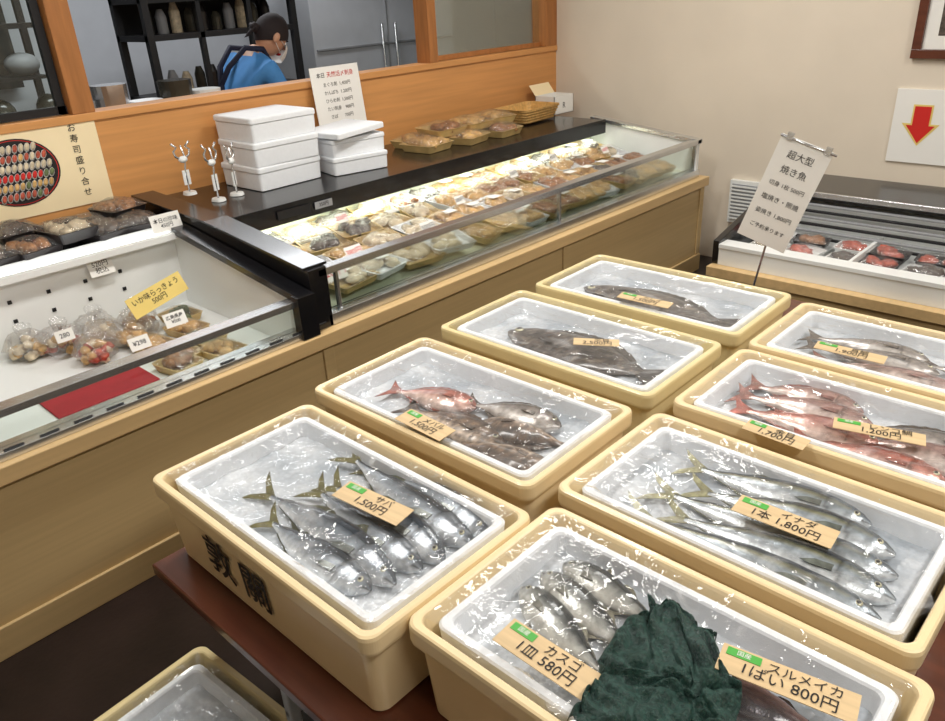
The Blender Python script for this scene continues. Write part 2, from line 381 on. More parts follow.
    for sx,nm in((1,'hand_right'),(-1,'hand_left')):
        b=B(nm);Hm=T(sx*.135,.35,.965)@R(math.radians(-12),'X')
        b.loft([rrect(.045,.03,0,.012),rrect(.075,.03,.05,.012),rrect(.08,.026,.085,.012)],'skin',True,M4=Hm@R(math.radians(-90),'X'))
        for i,(l,x) in enumerate([(.065,-.03),(.078,-.01),(.072,.011),(.055,.031)]):
            b.tube([(x,.075,0),(x,.085+l*.4,-.004),(x,.085+l*.75,-.022),(x,.085+l*.85,-.045)],[.0095,.009,.008,.006],'skin',8,M4=Hm)
        b.tube([(-sx*.025,.02,0),(-sx*.055,.05,-.012),(-sx*.05,.085,-.03)],[.012,.0105,.007],'skin',8,M4=Hm)
        b.make(parent=p)
person()

# ------------------------------------------------------------ counter + cases
CX=-2.06
b=B("display_counter")
b.box((XW+.001,-1.8,0),(-2.1,4.1,.488),'counter')
b.box((-2.1,-1.8,.02),(CX,4.1,.505),'counter')
b.box((-2.125,-1.8,.505),(-2.035,4.12,.556),'ledge')
b.box((CX,-1.8,0),(CX+.012,4.11,.1),'counter')
for y in (-.1,1.38,2.76,4.06): b.box((CX,y,.1),(CX+.008,y+.045,.505),'counter')
b.make(origin=(-2.6,1.2,.25),bevel=.003)

y0,y1=1.42,4.07
b=B("refrigerated_display_case")
b.prism([(-2.13,.49),(-2.13,.585),(-2.75,.66),(-2.8,.66),(-2.8,.49)],y0+.05,y1-.03,'deck')
b.box((-2.85,y0,.49),(-2.8,y1,.8),'deck')
b.box((XW+.002,y0,.49),(-2.85,y1,.80),'blackm')
b.box((XW+.002,y0,.8),(-2.68,y1-.06,.84),'black')
b.box((-2.69,y0+.06,.765),(-2.672,y1-.06,.845),'black')
b.box((-2.115,y0+.02,.558),(-2.075,y1,.60),'steel')
b.box((-2.122,y0+.05,.60),(-2.118,y1-.03,.604),'blackm')
b.box((-2.12,y0,.742),(-2.075,y1,.768),'steel')
b.box((-2.102,y0+.04,.60),(-2.096,y1-.02,.742),'glass')
for y in (1.5,2.78,4.03): b.box((-2.108,y,.6),(-2.09,y+.012,.742),'steel')
b.prism([(-2.075,.558),(-2.075,.775),(-2.7,.84),(XW+.01,.862),(XW+.01,.558)],y0-.04,y0+.035,'black')
b.prism([(-2.09,.775),(-2.7,.842),(XW+.01,.864),(XW+.01,.874),(-2.7,.852),(-2.09,.785)],y0-.05,y0+.05,'black')
b.prism([(-2.085,.56),(-2.085,.75),(-2.75,.83),(-2.8,.83),(-2.8,.56)],y1-.03,y1,'white')
b.prism([(-2.075,.745),(-2.75,.825),(-2.80,.83),(-2.80,.85),(-2.75,.845),(-2.075,.768)],y1-.04,y1+.01,'steel')
b.tube([(-2.72,y0+.12,.765),(-2.72,y1-.15,.765)],.012,'tube',10)
b.box((-2.75,y0+.08,.778),(-2.692,y1-.1,.8),'white')
b.make(origin=(-2.6,2.7,.5),bevel=.002)
ly0,ly1=-1.7,1.375
b=B("open_chilled_case")
b.box((-2.9,ly0,.49),(-2.13,ly1-.05,.505),'white')
b.box((-2.95,ly0,.49),(-2.88,ly1,.78),'white')
b.box((XW+.002,ly0,.49),(-2.95,ly1,.76),'blackm')
b.box((XW+.002,ly0,.76),(-2.93,ly1,.79),'black')
b.prism([(-2.95,.78),(-2.83,.775),(-2.83,.8),(-2.95,.81)],ly0,ly1-.04,'white')
b.box((-2.13,ly0,.557),(-2.06,ly1-.02,.58),'steel')
b.box((-2.12,ly0,.67),(-2.07,ly1-.04,.692),'steel')
b.box((-2.1,ly0,.58),(-2.094,ly1-.06,.67),'glass')
b.prism([(-2.13,.49),(-2.13,.558),(-2.06,.558),(-2.06,.70),(-2.83,.80),(-2.95,.80),(-2.95,.49)],ly1-.05,ly1,'white')
b.prism([(-2.055,.685),(-2.83,.79),(-2.95,.80),(-2.95,.825),(-2.83,.815),(-2.055,.71)],ly1-.065,ly1+.0,'black')
b.box((-2.085,ly1-.07,.558),(-2.045,ly1-.0,.71),'black')
for i in range(34):
    b.box((-2.075,ly0+.1+i*.09,.581),(-2.065,ly0+.15+i*.09,.584),'blackm')
for i in range(14):
    for j in range(3):
        c=(-2.878,-.6+i*.13,.56+j*.07)
        b.cbox(c,(.004,.014,.014),'blackm')
b.make(origin=(-2.6,0,.5),bevel=.002)

# ------------------------------------------------------------ packs
def pack(b,x,y,z,w,d,h,rz,tray,food,n=6,seed=0,tilt=0):
    rnd=random.Random(seed);Mx=T(x,y,z)@R(rz,'Z')@R(tilt,'Y')
    b.loft([rrect(w*.86,d*.86,0,.012,3),rrect(w,d,h*.55,.014,3),rrect(w*1.03,d*1.03,h*.58,.014,3),rrect(w*.94,d*.94,h*.58,.012,3),rrect(w*.84,d*.84,h*.2,.012,3)],tray,M4=Mx)
    for i in range(n):
        cx=(rnd.random()-.5)*w*.62;cy=(rnd.random()-.5)*d*.62
        b.ball((cx,cy,h*.45+rnd.random()*h*.15),(w*.2*(.7+rnd.random()*.6),d*.17*(.7+rnd.random()*.6),h*.35),food,8,6,Mx,.5,seed+i)
    b.grid(lambda u,v:((u-.5)*w,(v-.5)*d,h*.6+h*.5*(math.sin(u*math.pi)*math.sin(v*math.pi))**.5*(1+.15*noise.noise(Vector((u*5,v*5,seed))))),8,8,'wrap',M4=Mx)
def label(b,x,y,z,w,h,rz,tilt,k,txt=None,ts=.02,tk='ink',roll=0):
    Mx=T(x,y,z)@R(rz,'Z')@R(tilt,'X')@R(roll,'Z')
    b.cbox((0,0,0),(w,h,.0015),k,Mx)
    if txt: b.text(txt,ts,Mx@T(0,0,.0014),tk,bold=.0002)
UP=math.radians(90)
b=B("packaged_seafood_trays");rnd=random.Random(5)
k=0
y=1.62
while y<3.97:
    for j,x in enumerate((-2.22,-2.40,-2.57,-2.72)):
        z=.60+(-2.1-x)*.11
        f=rnd.choice(['food1','food2','food2','food5','food1','food3','food2'] if y>2.3 else ['food5','food2','food5','food3'])
        pack(b,x+rnd.uniform(-.012,.012),y+rnd.uniform(-.025,.025),z+rnd.uniform(0,.02),.17,.15 if y>2.3 else .19,.05,rnd.uniform(-.3,.3),rnd.choice(['tray','tray','foam','tray','tray']),f,9,k,tilt=.11)
        if rnd.random()<.35: b.cbox((x,y,z+.07),(.045,.06,.002),'paper')
        k+=1
    y+=.15 if y>2.3 else .19
b.make(origin=(-2.43,2.8,.6))
b=B("price_cards")
for (x,y,w,h,c,t) in [(-2.3,1.75,.08,.05,'paper','380円'),(-2.62,1.95,.06,.04,'paper','250円'),(-2.3,2.15,.08,.05,'paper','500円'),(-2.45,2.5,.06,.04,'paper','280円'),(-2.2,2.62,.06,.04,'paper','300円'),(-2.55,3.0,.06,.04,'paper','350円'),(-2.6,3.4,.06,.04,'paper','450円'),(-2.5,3.75,.06,.04,'paper','600円'),(-2.2,1.58,.09,.06,'paper','200円')]:
    label(b,x,y,.60+(-2.1-x)*.115+.08,w,h,UP,1.0,c,t,h*.6,'inkred' if y%1>.5 else 'ink')
b.make(origin=(-2.4,2.5,.6))
b=B("prepared_food_packs")
i=0
for (x,y,rz) in [(-2.98,2.82,.1),(-3.05,3.0,-.1),(-2.95,3.08,.2),(-3.05,3.22,0),(-2.93,3.33,.1),(-3.06,3.43,-.2),(-3.1,2.86,.1)]:
    pack(b,x,y,.842+(.045 if i in(1,3,5) else 0),.21,.2,.065,rz,'tray',['food2','food1','food2'][i%3],9,50+i);i+=1
b.make(origin=(-3,3.1,.84))
b=B("dried_fish_packs")
i=0
for y in [.1,.27,.44,.58,.72,.86,1.0,1.13,1.26]:
    for x in (-3.18,-3.03):
        pack(b,x,y,.792+(.035 if i%3==1 else 0),.17,.16,.07,random.uniform(-.3,.3),'dtray',['food3','food1','food3','food5','food3'][i%5],8,80+i);i+=1
b.make(origin=(-3.1,.8,.79))
def foambox(name,c,w,d,h,rz,n,lid=False):
    b=B(name);rr=random.Random(n)
    for i in range(n):
        z=i*h;Mx=T(rr.uniform(-.008,.008),rr.uniform(-.012,.012),0)@R(rr.uniform(-.06,.06),'Z')
        b.loft([rrect(w*.96,d*.96,z,.012),rrect(w*.975,d*.975,z+h*.74,.012)],'foam',M4=Mx)
        b.loft([rrect(w,d,z+h*.75,.014),rrect(w,d,z+h*.95,.014),rrect(w*.97,d*.97,z+h*.995,.012)],'foam',M4=Mx)
    if lid:
        Mx=T(.02,-.01,n*h+.012)@R(.05,'X')@R(.2,'Z')
        b.loft([rrect(w,d,0,.014),rrect(w,d,.022,.014),rrect(w*.97,d*.97,.026,.012)],'foam',M4=Mx)
    b.make(loc=c,rot=(0,0,rz),bevel=.003)
foambox("styrofoam_box_stack",(-3.09,1.95,.842),.30,.34,.102,.04,3)
foambox("styrofoam_box",(-3.01,2.31,.842),.27,.29,.08,-.15,2,True)
b=B("price_list_sign")
Mx=T(-3.25,2.5,1.09)@R(UP,'Z')@R(math.radians(84),'X')
b.cbox((0,0,0),(.30,.38,.003),'paper',Mx)
b.text("本日",.026,Mx@T(-.09,.15,.003),'ink');b.text("天然活〆刺身",.028,Mx@T(.03,.15,.003),'inkred')
for i,t in enumerate(["まぐろ刺  1,400円","かんぱち  1,200円","ひらめ刺  1,500円","たい刺身    900円","さば       700円","あじ       600円","いか       500円"]):
    b.text(t,.022,Mx@T(0,.105-i*.038,.003),'greyink')
b.make(origin=(-3.25,2.5,.93))
b=B("sushi_poster")
Mx=T(XW+.004,1.0,1.045)@R(UP,'Z')@R(UP,'X')
b.cbox((0,0,0),(.60,.34,.003),'cream',Mx)
pts=[(math.cos(a)*.155,math.sin(a)*.125) for a in [2*math.pi*i/40 for i in range(40)]]
n=40
b.add([(x-.03,y,.004) for x,y in pts],[tuple(range(n))],'ink',M4=Mx)
b.add([(x*.96-.03,y*.96,.0045) for x,y in pts],[tuple(range(n))],'inkred',M4=Mx)
b.add([(x*.94-.03,y*.94,.005) for x,y in pts],[tuple(range(n))],'ink',M4=Mx)
rnd=random.Random(4)
ck=['food4','food2','inkred','food5','food4','food5']
for r in range(6):
    yy=-.088+r*.035;half=math.sqrt(max(0,1-(yy/.118)**2))*.13;c=int(half*2/.02)
    for i in range(c):
        xx=-half+.012+i*(2*half/c)-.03
        Mp=Mx@T(xx,yy,.006)@R(-.35,'Z')
        b.ball((0,0,0),(.0105,.0185,.002),'paper',8,4,Mp);b.ball((0,.002,.0015),(.0085,.0155,.0022),ck[r] if rnd.random()<.8 else rnd.choice(ck+['food6']),8,4,Mp)
for i,ch in enumerate("お寿司盛り合せ"):
    b.text(ch,.034,Mx@T(.205,.13-i*.042,.004),'ink')
for i in range(4): b.cbox((-.2+.0*i,.15-i*.012,.004),(.1-.02*i,.004,.001),'greyink',Mx)
b.make(origin=(XW,1,1))
for i,(x,y,h) in enumerate([(-3.08,1.53,.2),(-2.98,1.60,.22),(-3.0,1.70,.2)]):
    b=B("card_clip_stand")
    b.loft([rrect(.06,.05,0,.02,4),rrect(.055,.045,.012,.02,4)],'white')
    b.tube([(0,0,.01),(0,0,h*.5),(0,.01,h*.75),(0,.0,h)],.004,'steel',8)
    for t in(-1,1):
        b.tube([(0,t*.003,h*.7),(0,t*.03,h*.8),(0,t*.035,h*.9),(0,t*.02,h*.97),(0,t*.04,h*1.06)],.0045,'steel',8)
    b.ball((0,0,h*.72),(.014,.02,.014),'white')
    b.cbox((0,0,h*.35),(.004,.03,h*.3),'white')
    b.make(loc=(x,y,.842 if i else .872),rot=(0,0,.3*i))
b=B("wicker_basket")
b.loft([rrect(.2,.3,0,.03),rrect(.25,.36,.075,.04),rrect(.26,.37,.08,.04),rrect(.24,.35,.08,.04),rrect(.2,.3,.01,.03)],'basket')
for i in range(5):
    w=.2+i*.0115
    l=[tuple(p) for p in rrect(w+.004,.1+w+.004,.008+i*.016,.03)];b.tube(l+[l[0]],.005,'basket',6)
b.make(loc=(-3.08,3.77,.85),rot=(0,0,.05))
b=B("cardboard_box")
for lo,hi in [((0,0,0),(.15,.004,.11)),((0,.196,0),(.15,.2,.11)),((0,0,0),(.004,.2,.11)),((.146,0,0),(.15,.2,.11)),((0,0,0),(.15,.2,.004))]: b.box(lo,hi,'paper')
b.add([(0,0,.11),(0,.2,.11),(-.05,.2,.17),(-.05,0,.17)],[(0,1,2,3)],'cream');b.text("R",.05,T(.151,.1,.05)@R(UP,'Z')@R(UP,'X'),'ink')
b.make(loc=(-3.2,4.0,.842))
b=B("shelf_price_strip")
label(b,-2.664,1.75,.806,.16,.035,UP,UP,'blackm')
for y in (1.9,): label(b,-2.664,y,.806,.09,.03,UP,UP,'greyw',"350円",.02)
b.make(origin=(-2.66,1.9,.81))

# left case goods
b=B("bagged_shellfish")
rnd=random.Random(9)
for i,(x,y,s,f) in enumerate([(-2.78,.80,.08,'food4'),(-2.70,.9,.085,'food5'),(-2.64,.99,.08,'food2'),(-2.80,.93,.07,'food5'),(-2.6,.84,.07,'food4'),(-2.74,1.06,.065,'food1'),(-2.83,.70,.07,'food5')]):
    for j in range(26):
        a=rnd.random()*6.28;r=rnd.random()**.5*s*.75
        b.ball((x+math.cos(a)*r,y+math.sin(a)*r,.525+rnd.random()*.06*(1-r/s)),(.022,.018,.014),[f,'food5','food2'][j%3],8,6,None,.4,i*20+j)
    b.ball((x,y,.555),(s,s,.05),'bag',16,10,None,.35,i)
    b.loft([[(x+.02*math.cos(a),y+.02*math.sin(a),.59) for a in [k*math.pi/4 for k in range(8)]],[(x+.045*math.cos(a)*(1+.3*math.sin(3*a)),y+.03*math.sin(a),.625) for a in [k*math.pi/4 for k in range(8)]]],'bag',True,capa=False,capb=False)
b.make(origin=(-2.7,.9,.5))
b=B("seasoned_seaweed_packs")
i=0
for (x,y) in [(-2.52,1.0),(-2.37,1.02),(-2.42,1.14),(-2.56,1.15),(-2.3,.98),(-2.70,1.2),(-2.28,1.13)]:
    pack(b,x,y,.507,.14,.11,.05,.2,'tray',['food2','food1','food6'][i%3],8,200+i);i+=1
b.make(origin=(-2.45,1.05,.5))
b=B("red_tray_mat");b.box((-2.53,.58,.506),(-2.28,.9,.512),'redmat');b.make(origin=(-2.4,.75,.5),bevel=.002)
b=B("paper_price_card")
label(b,-2.62,1.10,.66,.24,.075,UP+.15,1.2,'yellow',"いか味らっきょう\n500円",.026,roll=.15)
b.make(origin=(-2.62,1.07,.6))
b=B("paper_price_card")
label(b,-2.86,1.02,.74,.09,.06,UP,1.2,'paper',"520円\n税込",.024,'greyink')
label(b,-2.86,1.3,.84,.12,.07,UP,1.3,'paper',"本日の珍味\n450円",.02)
label(b,-2.5,1.09,.6,.08,.05,UP,1.1,'paper',"広島県産\n¥500",.016)
label(b,-2.45,.93,.58,.07,.045,UP,1.1,'paper',"¥298",.022)
label(b,-2.68,.78,.60,.06,.04,UP,1.2,'paper',"280",.022)
b.make(origin=(-2.8,1.0,.6))

# ------------------------------------------------------------ freezer at back wall
fx0,fx1,fy0,fy1=-1.53,1.2,3.2,4.2
b=B("island_freezer")
b.box((fx0,fy0+.02,0),(fx1,fy1,.33),'counter')
b.box((fx0-.03,fy0,.33),(fx1,fy0+.08,.375),'ledge')
b.box((fx0,fy0+.05,.375),(fx1,fy0+.1,.465),'white');b.box((fx0,fy0+.045,.455),(fx1,fy0+.13,.475),'white')
b.box((fx0,fy0+.1,.33),(fx1,fy1-.35,.39),'white')
b.box((fx0,fy1-.38,.39),(fx1,fy1,.56),'white')
b.prismx([(fy0+.05,.385),(fy0+.05,.485),(fy1-.35,.62),(fy1,.62),(fy1,.33),(fy0+.1,.33)],fx0-.03,fx0,'black')
b.box((fx0,fy1-.4,.585),(fx1,fy1,.62),'black')
b.box((fx0,fy1-.41,.60),(fx1,fy1-.395,.625),'steel')
for i in range(6): b.box((fx0+.03,fy1-.42-i*.02,.56-i*.026),(fx1,fy1-.40-i*.02,.570-i*.026),'blackm' if i%2 else 'greyw')
for x in (-1.0,-.3,.5): b.box((x,fy0+.1,.39),(x+.015,fy1-.4,.46),'white')
b.make(origin=(0,3.7,0),bevel=.002)
b=B("frozen_seafood_packs");rnd=random.Random(31);k=300
x=fx0+.13
while x<.3:
    for y in (3.38,3.50,3.62):
        pack(b,x+rnd.uniform(-.02,.02),y,.392+.012*(y>3.45)+.014*(y>3.6),.15,.12,.05,rnd.uniform(-.2,.2),rnd.choice(['white','dtray','white']),rnd.choice(['food4','food4','food1','food3','food5']),7,k);k+=1
    x+=.17
b.make(origin=(-.7,3.5,.36))
b=B("wall_vent")
b.box((-2.0,YB-.03,.25),(-1.82,YB,.5),'white')
b.box((-1.985,YB-.035,.27),(-1.835,YB-.03,.48),'greyw')
for i in range(10): b.box((-1.985,YB-.045,.275+i*.021),(-1.835,YB-.036,.283+i*.021),'white')
b.make(origin=(-1.9,YB,.38))
b=B("arrow_sign")
b.box((-1.19,YB-.012,.69),(-.82,YB,1.04),'paper')
yy=YB-.014
b.add([(x-.03,yy,z) for x,z in [(-1.075,.97),(-.985,.97),(-.985,.88),(-.945,.88),(-1.03,.775),(-1.115,.88),(-1.075,.88)]],[(0,6,5,4,3,2,1)],'yellow')
b.add([(x-.03,yy-.002,z) for x,z in [(-1.067,.962),(-.993,.962),(-.993,.872),(-.965,.872),(-1.03,.788),(-1.095,.872),(-1.067,.872)]],[(0,6,5,4,3,2,1)],'inkred')
b.make(origin=(-1,YB,.86))
b=B("picture_frame")
for lo,hi in [((-1.16,YB-.03,1.18),(-.6,YB,1.22)),((-1.16,YB-.03,1.6),(-.6,YB,1.64)),((-1.16,YB-.03,1.22),(-1.12,YB,1.6)),((-.64,YB-.03,1.22),(-.6,YB,1.6))]: b.box(lo,hi,'lacquer')
b.box((-1.12,YB-.012,1.22),(-.64,YB,1.6),'paper');b.box((-1.06,YB-.014,1.28),(-.7,YB-.011,1.54),'food3')
b.make(origin=(-.9,YB,1.4),bevel=.003)

b=B("menu_sign_stand")
b.box((-1.16,2.56,.5),(-1.0,2.68,.515),'blackm')
b.tube([(-1.09,2.61,.51),(-1.05,2.61,.75),(-.97,2.605,1.08)],.004,'steel')
Mx=T(-1.01,2.595,.91)@R(math.radians(8),'Z')@R(UP,'X')@R(math.radians(-18),'Z')
b.cbox((0,0,0),(.175,.37,.003),'paper',Mx)
b.tube([(-.09,.18,.004),(.10,.18,.004)],.004,'steel',M4=Mx)
for xx in (-.06,.07): b.cbox((xx,.185,.004),(.02,.025,.008),'steel',Mx)
for i,(t,s_) in enumerate([("超大型",.03),("焼き魚",.03),("切身 1枚 500円",.019),("塩焼き・照焼",.022),("姿焼き 1,800円",.02),("ご予約承ります",.018)]):
    b.text(t,s_,Mx@T(0,.13-i*.052,.003),'ink')
b.make(origin=(-1.05,2.6,.5))

# ------------------------------------------------------------ tables
ZT=.5
def table(ya,yb):
    b=B("folding_table")
    xa,xb=-1.45,.02
    b.box((xa,ya,ZT-.028),(xb,yb,ZT),'lacquer')
    b.box((xa+.03,ya+.03,ZT-.06),(xb-.03,yb-.03,ZT-.028),'blackm')
    for x in (-1.1,-.3):
        for y in (ya+.06,yb-.08):
            b.box((x,y,0),(x+.025,y+.025,ZT-.06),'greyw')
            b.box((x-.01,y-.01,0),(x+.035,y+.035,.02),'blackm')
        b.box((x,ya+.06,.25),(x+.02,yb-.06,.27),'greyw');b.box((x,ya+.06,ZT-.1),(x+.02,yb-.06,ZT-.06),'greyw')
    b.make(origin=(-.7,(ya+yb)/2,0),bevel=.004)
table(.453,1.41);table(1.415,2.72)

# ------------------------------------------------------------ fish crates
def crate(cx,cy,L,W,rz=0,z0=ZT,seed=0,mk='crate',writing=None,H=.2):
    e=empty("fish_crate",(cx,cy,z0+.001),rz)
    b=B("plastic_tub")
    r=.026
    prof=[(L-.06,W-.06,0,r),(L-.045,W-.045,.004,r),(L-.026,W-.026,H-.045,r),(L-.022,W-.022,H-.040,r),(L-.002,W-.002,H-.038,r),(L,W,H-.032,r),(L,W,H-.008,r),(L-.003,W-.003,H-.002,r),(L-.010,W-.010,H,r),
          (L-.028,W-.028,H,r*.8),(L-.034,W-.034,H-.002,r*.8),(L-.038,W-.038,H-.008,r*.75),(L-.05,W-.05,H-.05,r*.7),(L-.08,W-.08,.012,r*.7)]
    b.loft([rrect(w,d,z,rr,10) for w,d,z,rr in prof],mk,smooth=False)
    if writing:
        for ch,x,s_ in writing:
            for dx,dz in ((0,0),(.0025,0),(0,.0025),(.0025,.0025)):
                Mx=T(x+dx,-(W/2-.0173)-.0035-dx*.05-dz*.15,H*.42+dz)@R(math.radians(93.6),'X')
                b.text(ch,s_,Mx,'ink')
    b.make(parent=e)
    b=B("styrofoam_liner")
    l,w=L-.065,W-.065;zt=H-.008
    b.loft([rrect(l-.03,w-.03,.014,.02,6),rrect(l-.006,w-.006,zt-.004,.02,6),rrect(l-.012,w-.012,zt,.02,6),rrect(l-.036,w-.036,zt,.016,6),rrect(l-.042,w-.042,zt-.004,.016,6),rrect(l-.055,w-.055,zt-.06,.014,6)],'foam')
    b.make(parent=e)
    b=B("crushed_ice");il,iw=l-.045,w-.045
    def f(u,v):
        p=Vector((u*il*16,v*iw*16,seed*9.1))
        h=noise.noise(p)*.005+noise.noise(p*2.7)*.0035+noise.noise(p*.3)*.006
        return ((u-.5)*il,(v-.5)*iw,H-.050+h)
    b.grid(f,110,60,'ice');b.make(parent=e)
    b=B("plastic_film");fl,fw=l+.012,w+.012
    def g(u,v):
        p=Vector((u*fl*7+seed,v*fw*9,seed*3.3));q=Vector((u*22,v*5,seed))
        e2=min(u,1-u,v,1-v)
        h=abs(noise.noise(p))*.012+abs(noise.noise(q))*.006-.012*min(1,e2*5)
        dx=(noise.noise(Vector((v*6,seed,1)))*.018)*(abs(u-.5)>.47);dy=(noise.noise(Vector((u*8,seed,5)))*.018)*(abs(v-.5)>.47)
        return ((u-.5)*fl+dx,(v-.5)*fw+dy,H+.0015+h)
    b.grid(g,70,46,'film');b.make(parent=e)
    return e
crate(-1.10,.705,.715,.415,0,seed=1,writing=[("敦",-.135,.105),("關",-.005,.10)])
crate(-.405,.765,.665,.398,0,seed=2,writing=[("加",-.05,.09),("北",.12,.09)])
crate(-1.160,1.165,.705,.405,.01,seed=3)
crate(-.437,1.195,.665,.39,-.01,seed=4)
crate(-1.17,1.625,.715,.385,.0,seed=5,mk='crate2')
crate(-.43,1.635,.675,.375,0,seed=6)
crate(-1.165,2.07,.715,.388,.01,seed=7,mk='crate2')
crate(-.43,2.035,.675,.38,-.01,seed=8)
crate(-1.11,.345,.70,.40,math.radians(4),z0=0,seed=9,mk='crate2')

# ------------------------------------------------------------ fish
M['fish']=vcol_mat("fish_skin",metal=.3,rough=.27)
M['fishm']=vcol_mat("fish_skin_mottled",rough=.4,metal=0,spk=.55,scale=45,bumpst=.3)
PR={'fus':[(0,.1),(.02,.25),(.06,.48),(.12,.7),(.22,.9),(.36,1),(.5,.95),(.65,.75),(.8,.45),(.92,.2),(1,.13)],
    'deep':[(0,.12),(.03,.35),(.1,.68),(.2,.92),(.34,1),(.5,.92),(.66,.66),(.82,.34),(.93,.2),(1,.18)],
    'flat':[(0,.1),(.05,.35),(.15,.65),(.3,.88),(.48,1),(.64,.92),(.8,.6),(.92,.25),(1,.17)]}
def ip(tb,t):
    for i in range(len(tb)-1):
        if t<=tb[i+1][0]:
            a,b_=tb[i],tb[i+1];u=(t-a[0])/(b_[0]-a[0]);u=u*u*(3-2*u)*.5+u*.5;return a[1]+(b_[1]-a[1])*u
    return tb[-1][1]
def mix(a,b_,t):
    t=max(0,min(1,t));return tuple(a[i]*(1-t)+b_[i]*t for i in range(3))
def L3(r,g,b_): return srgb(r,g,b_)[:3]
KC={'mackerel':dict(back=L3(36,46,56),side=L3(140,148,156),belly=L3(212,216,219),fin=L3(90,92,66),tail=L3(120,114,64),prof='fus'),
 'yellowtail':dict(back=L3(34,50,64),side=L3(148,158,165),belly=L3(222,226,228),fin=L3(96,98,66),tail=L3(108,104,60),band=L3(140,134,86),prof='fus'),
 'striped':dict(back=L3(44,50,52),side=L3(160,162,157),belly=L3(208,206,197),fin=L3(100,95,76),tail=L3(96,90,70),prof='fus',stripes=1),
 'red':dict(back=L3(150,72,60),side=L3(188,126,112),belly=L3(220,194,182),fin=L3(170,90,72),tail=L3(162,82,66),prof='deep'),
 'pink':dict(back=L3(134,90,86),side=L3(178,146,138),belly=L3(216,202,194),fin=L3(158,106,98),tail=L3(150,100,90),prof='deep'),
 'rockfish':dict(back=L3(70,54,42),side=L3(120,98,78),belly=L3(176,158,140),fin=L3(78,60,44),tail=L3(70,54,42),prof='deep',m=1),
 'grey':dict(back=L3(80,76,74),side=L3(148,140,134),belly=L3(206,200,194),fin=L3(96,86,78),tail=L3(96,86,78),prof='deep'),
 'flounder':dict(back=L3(80,73,68),side=L3(66,60,56),belly=L3(82,76,70),fin=L3(56,50,46),tail=L3(54,48,44),prof='flat',m=1),
 'dark':dict(back=L3(44,38,44),side=L3(96,60,60),belly=L3(150,110,105),fin=L3(60,40,42),tail=L3(60,44,44),prof='fus')}
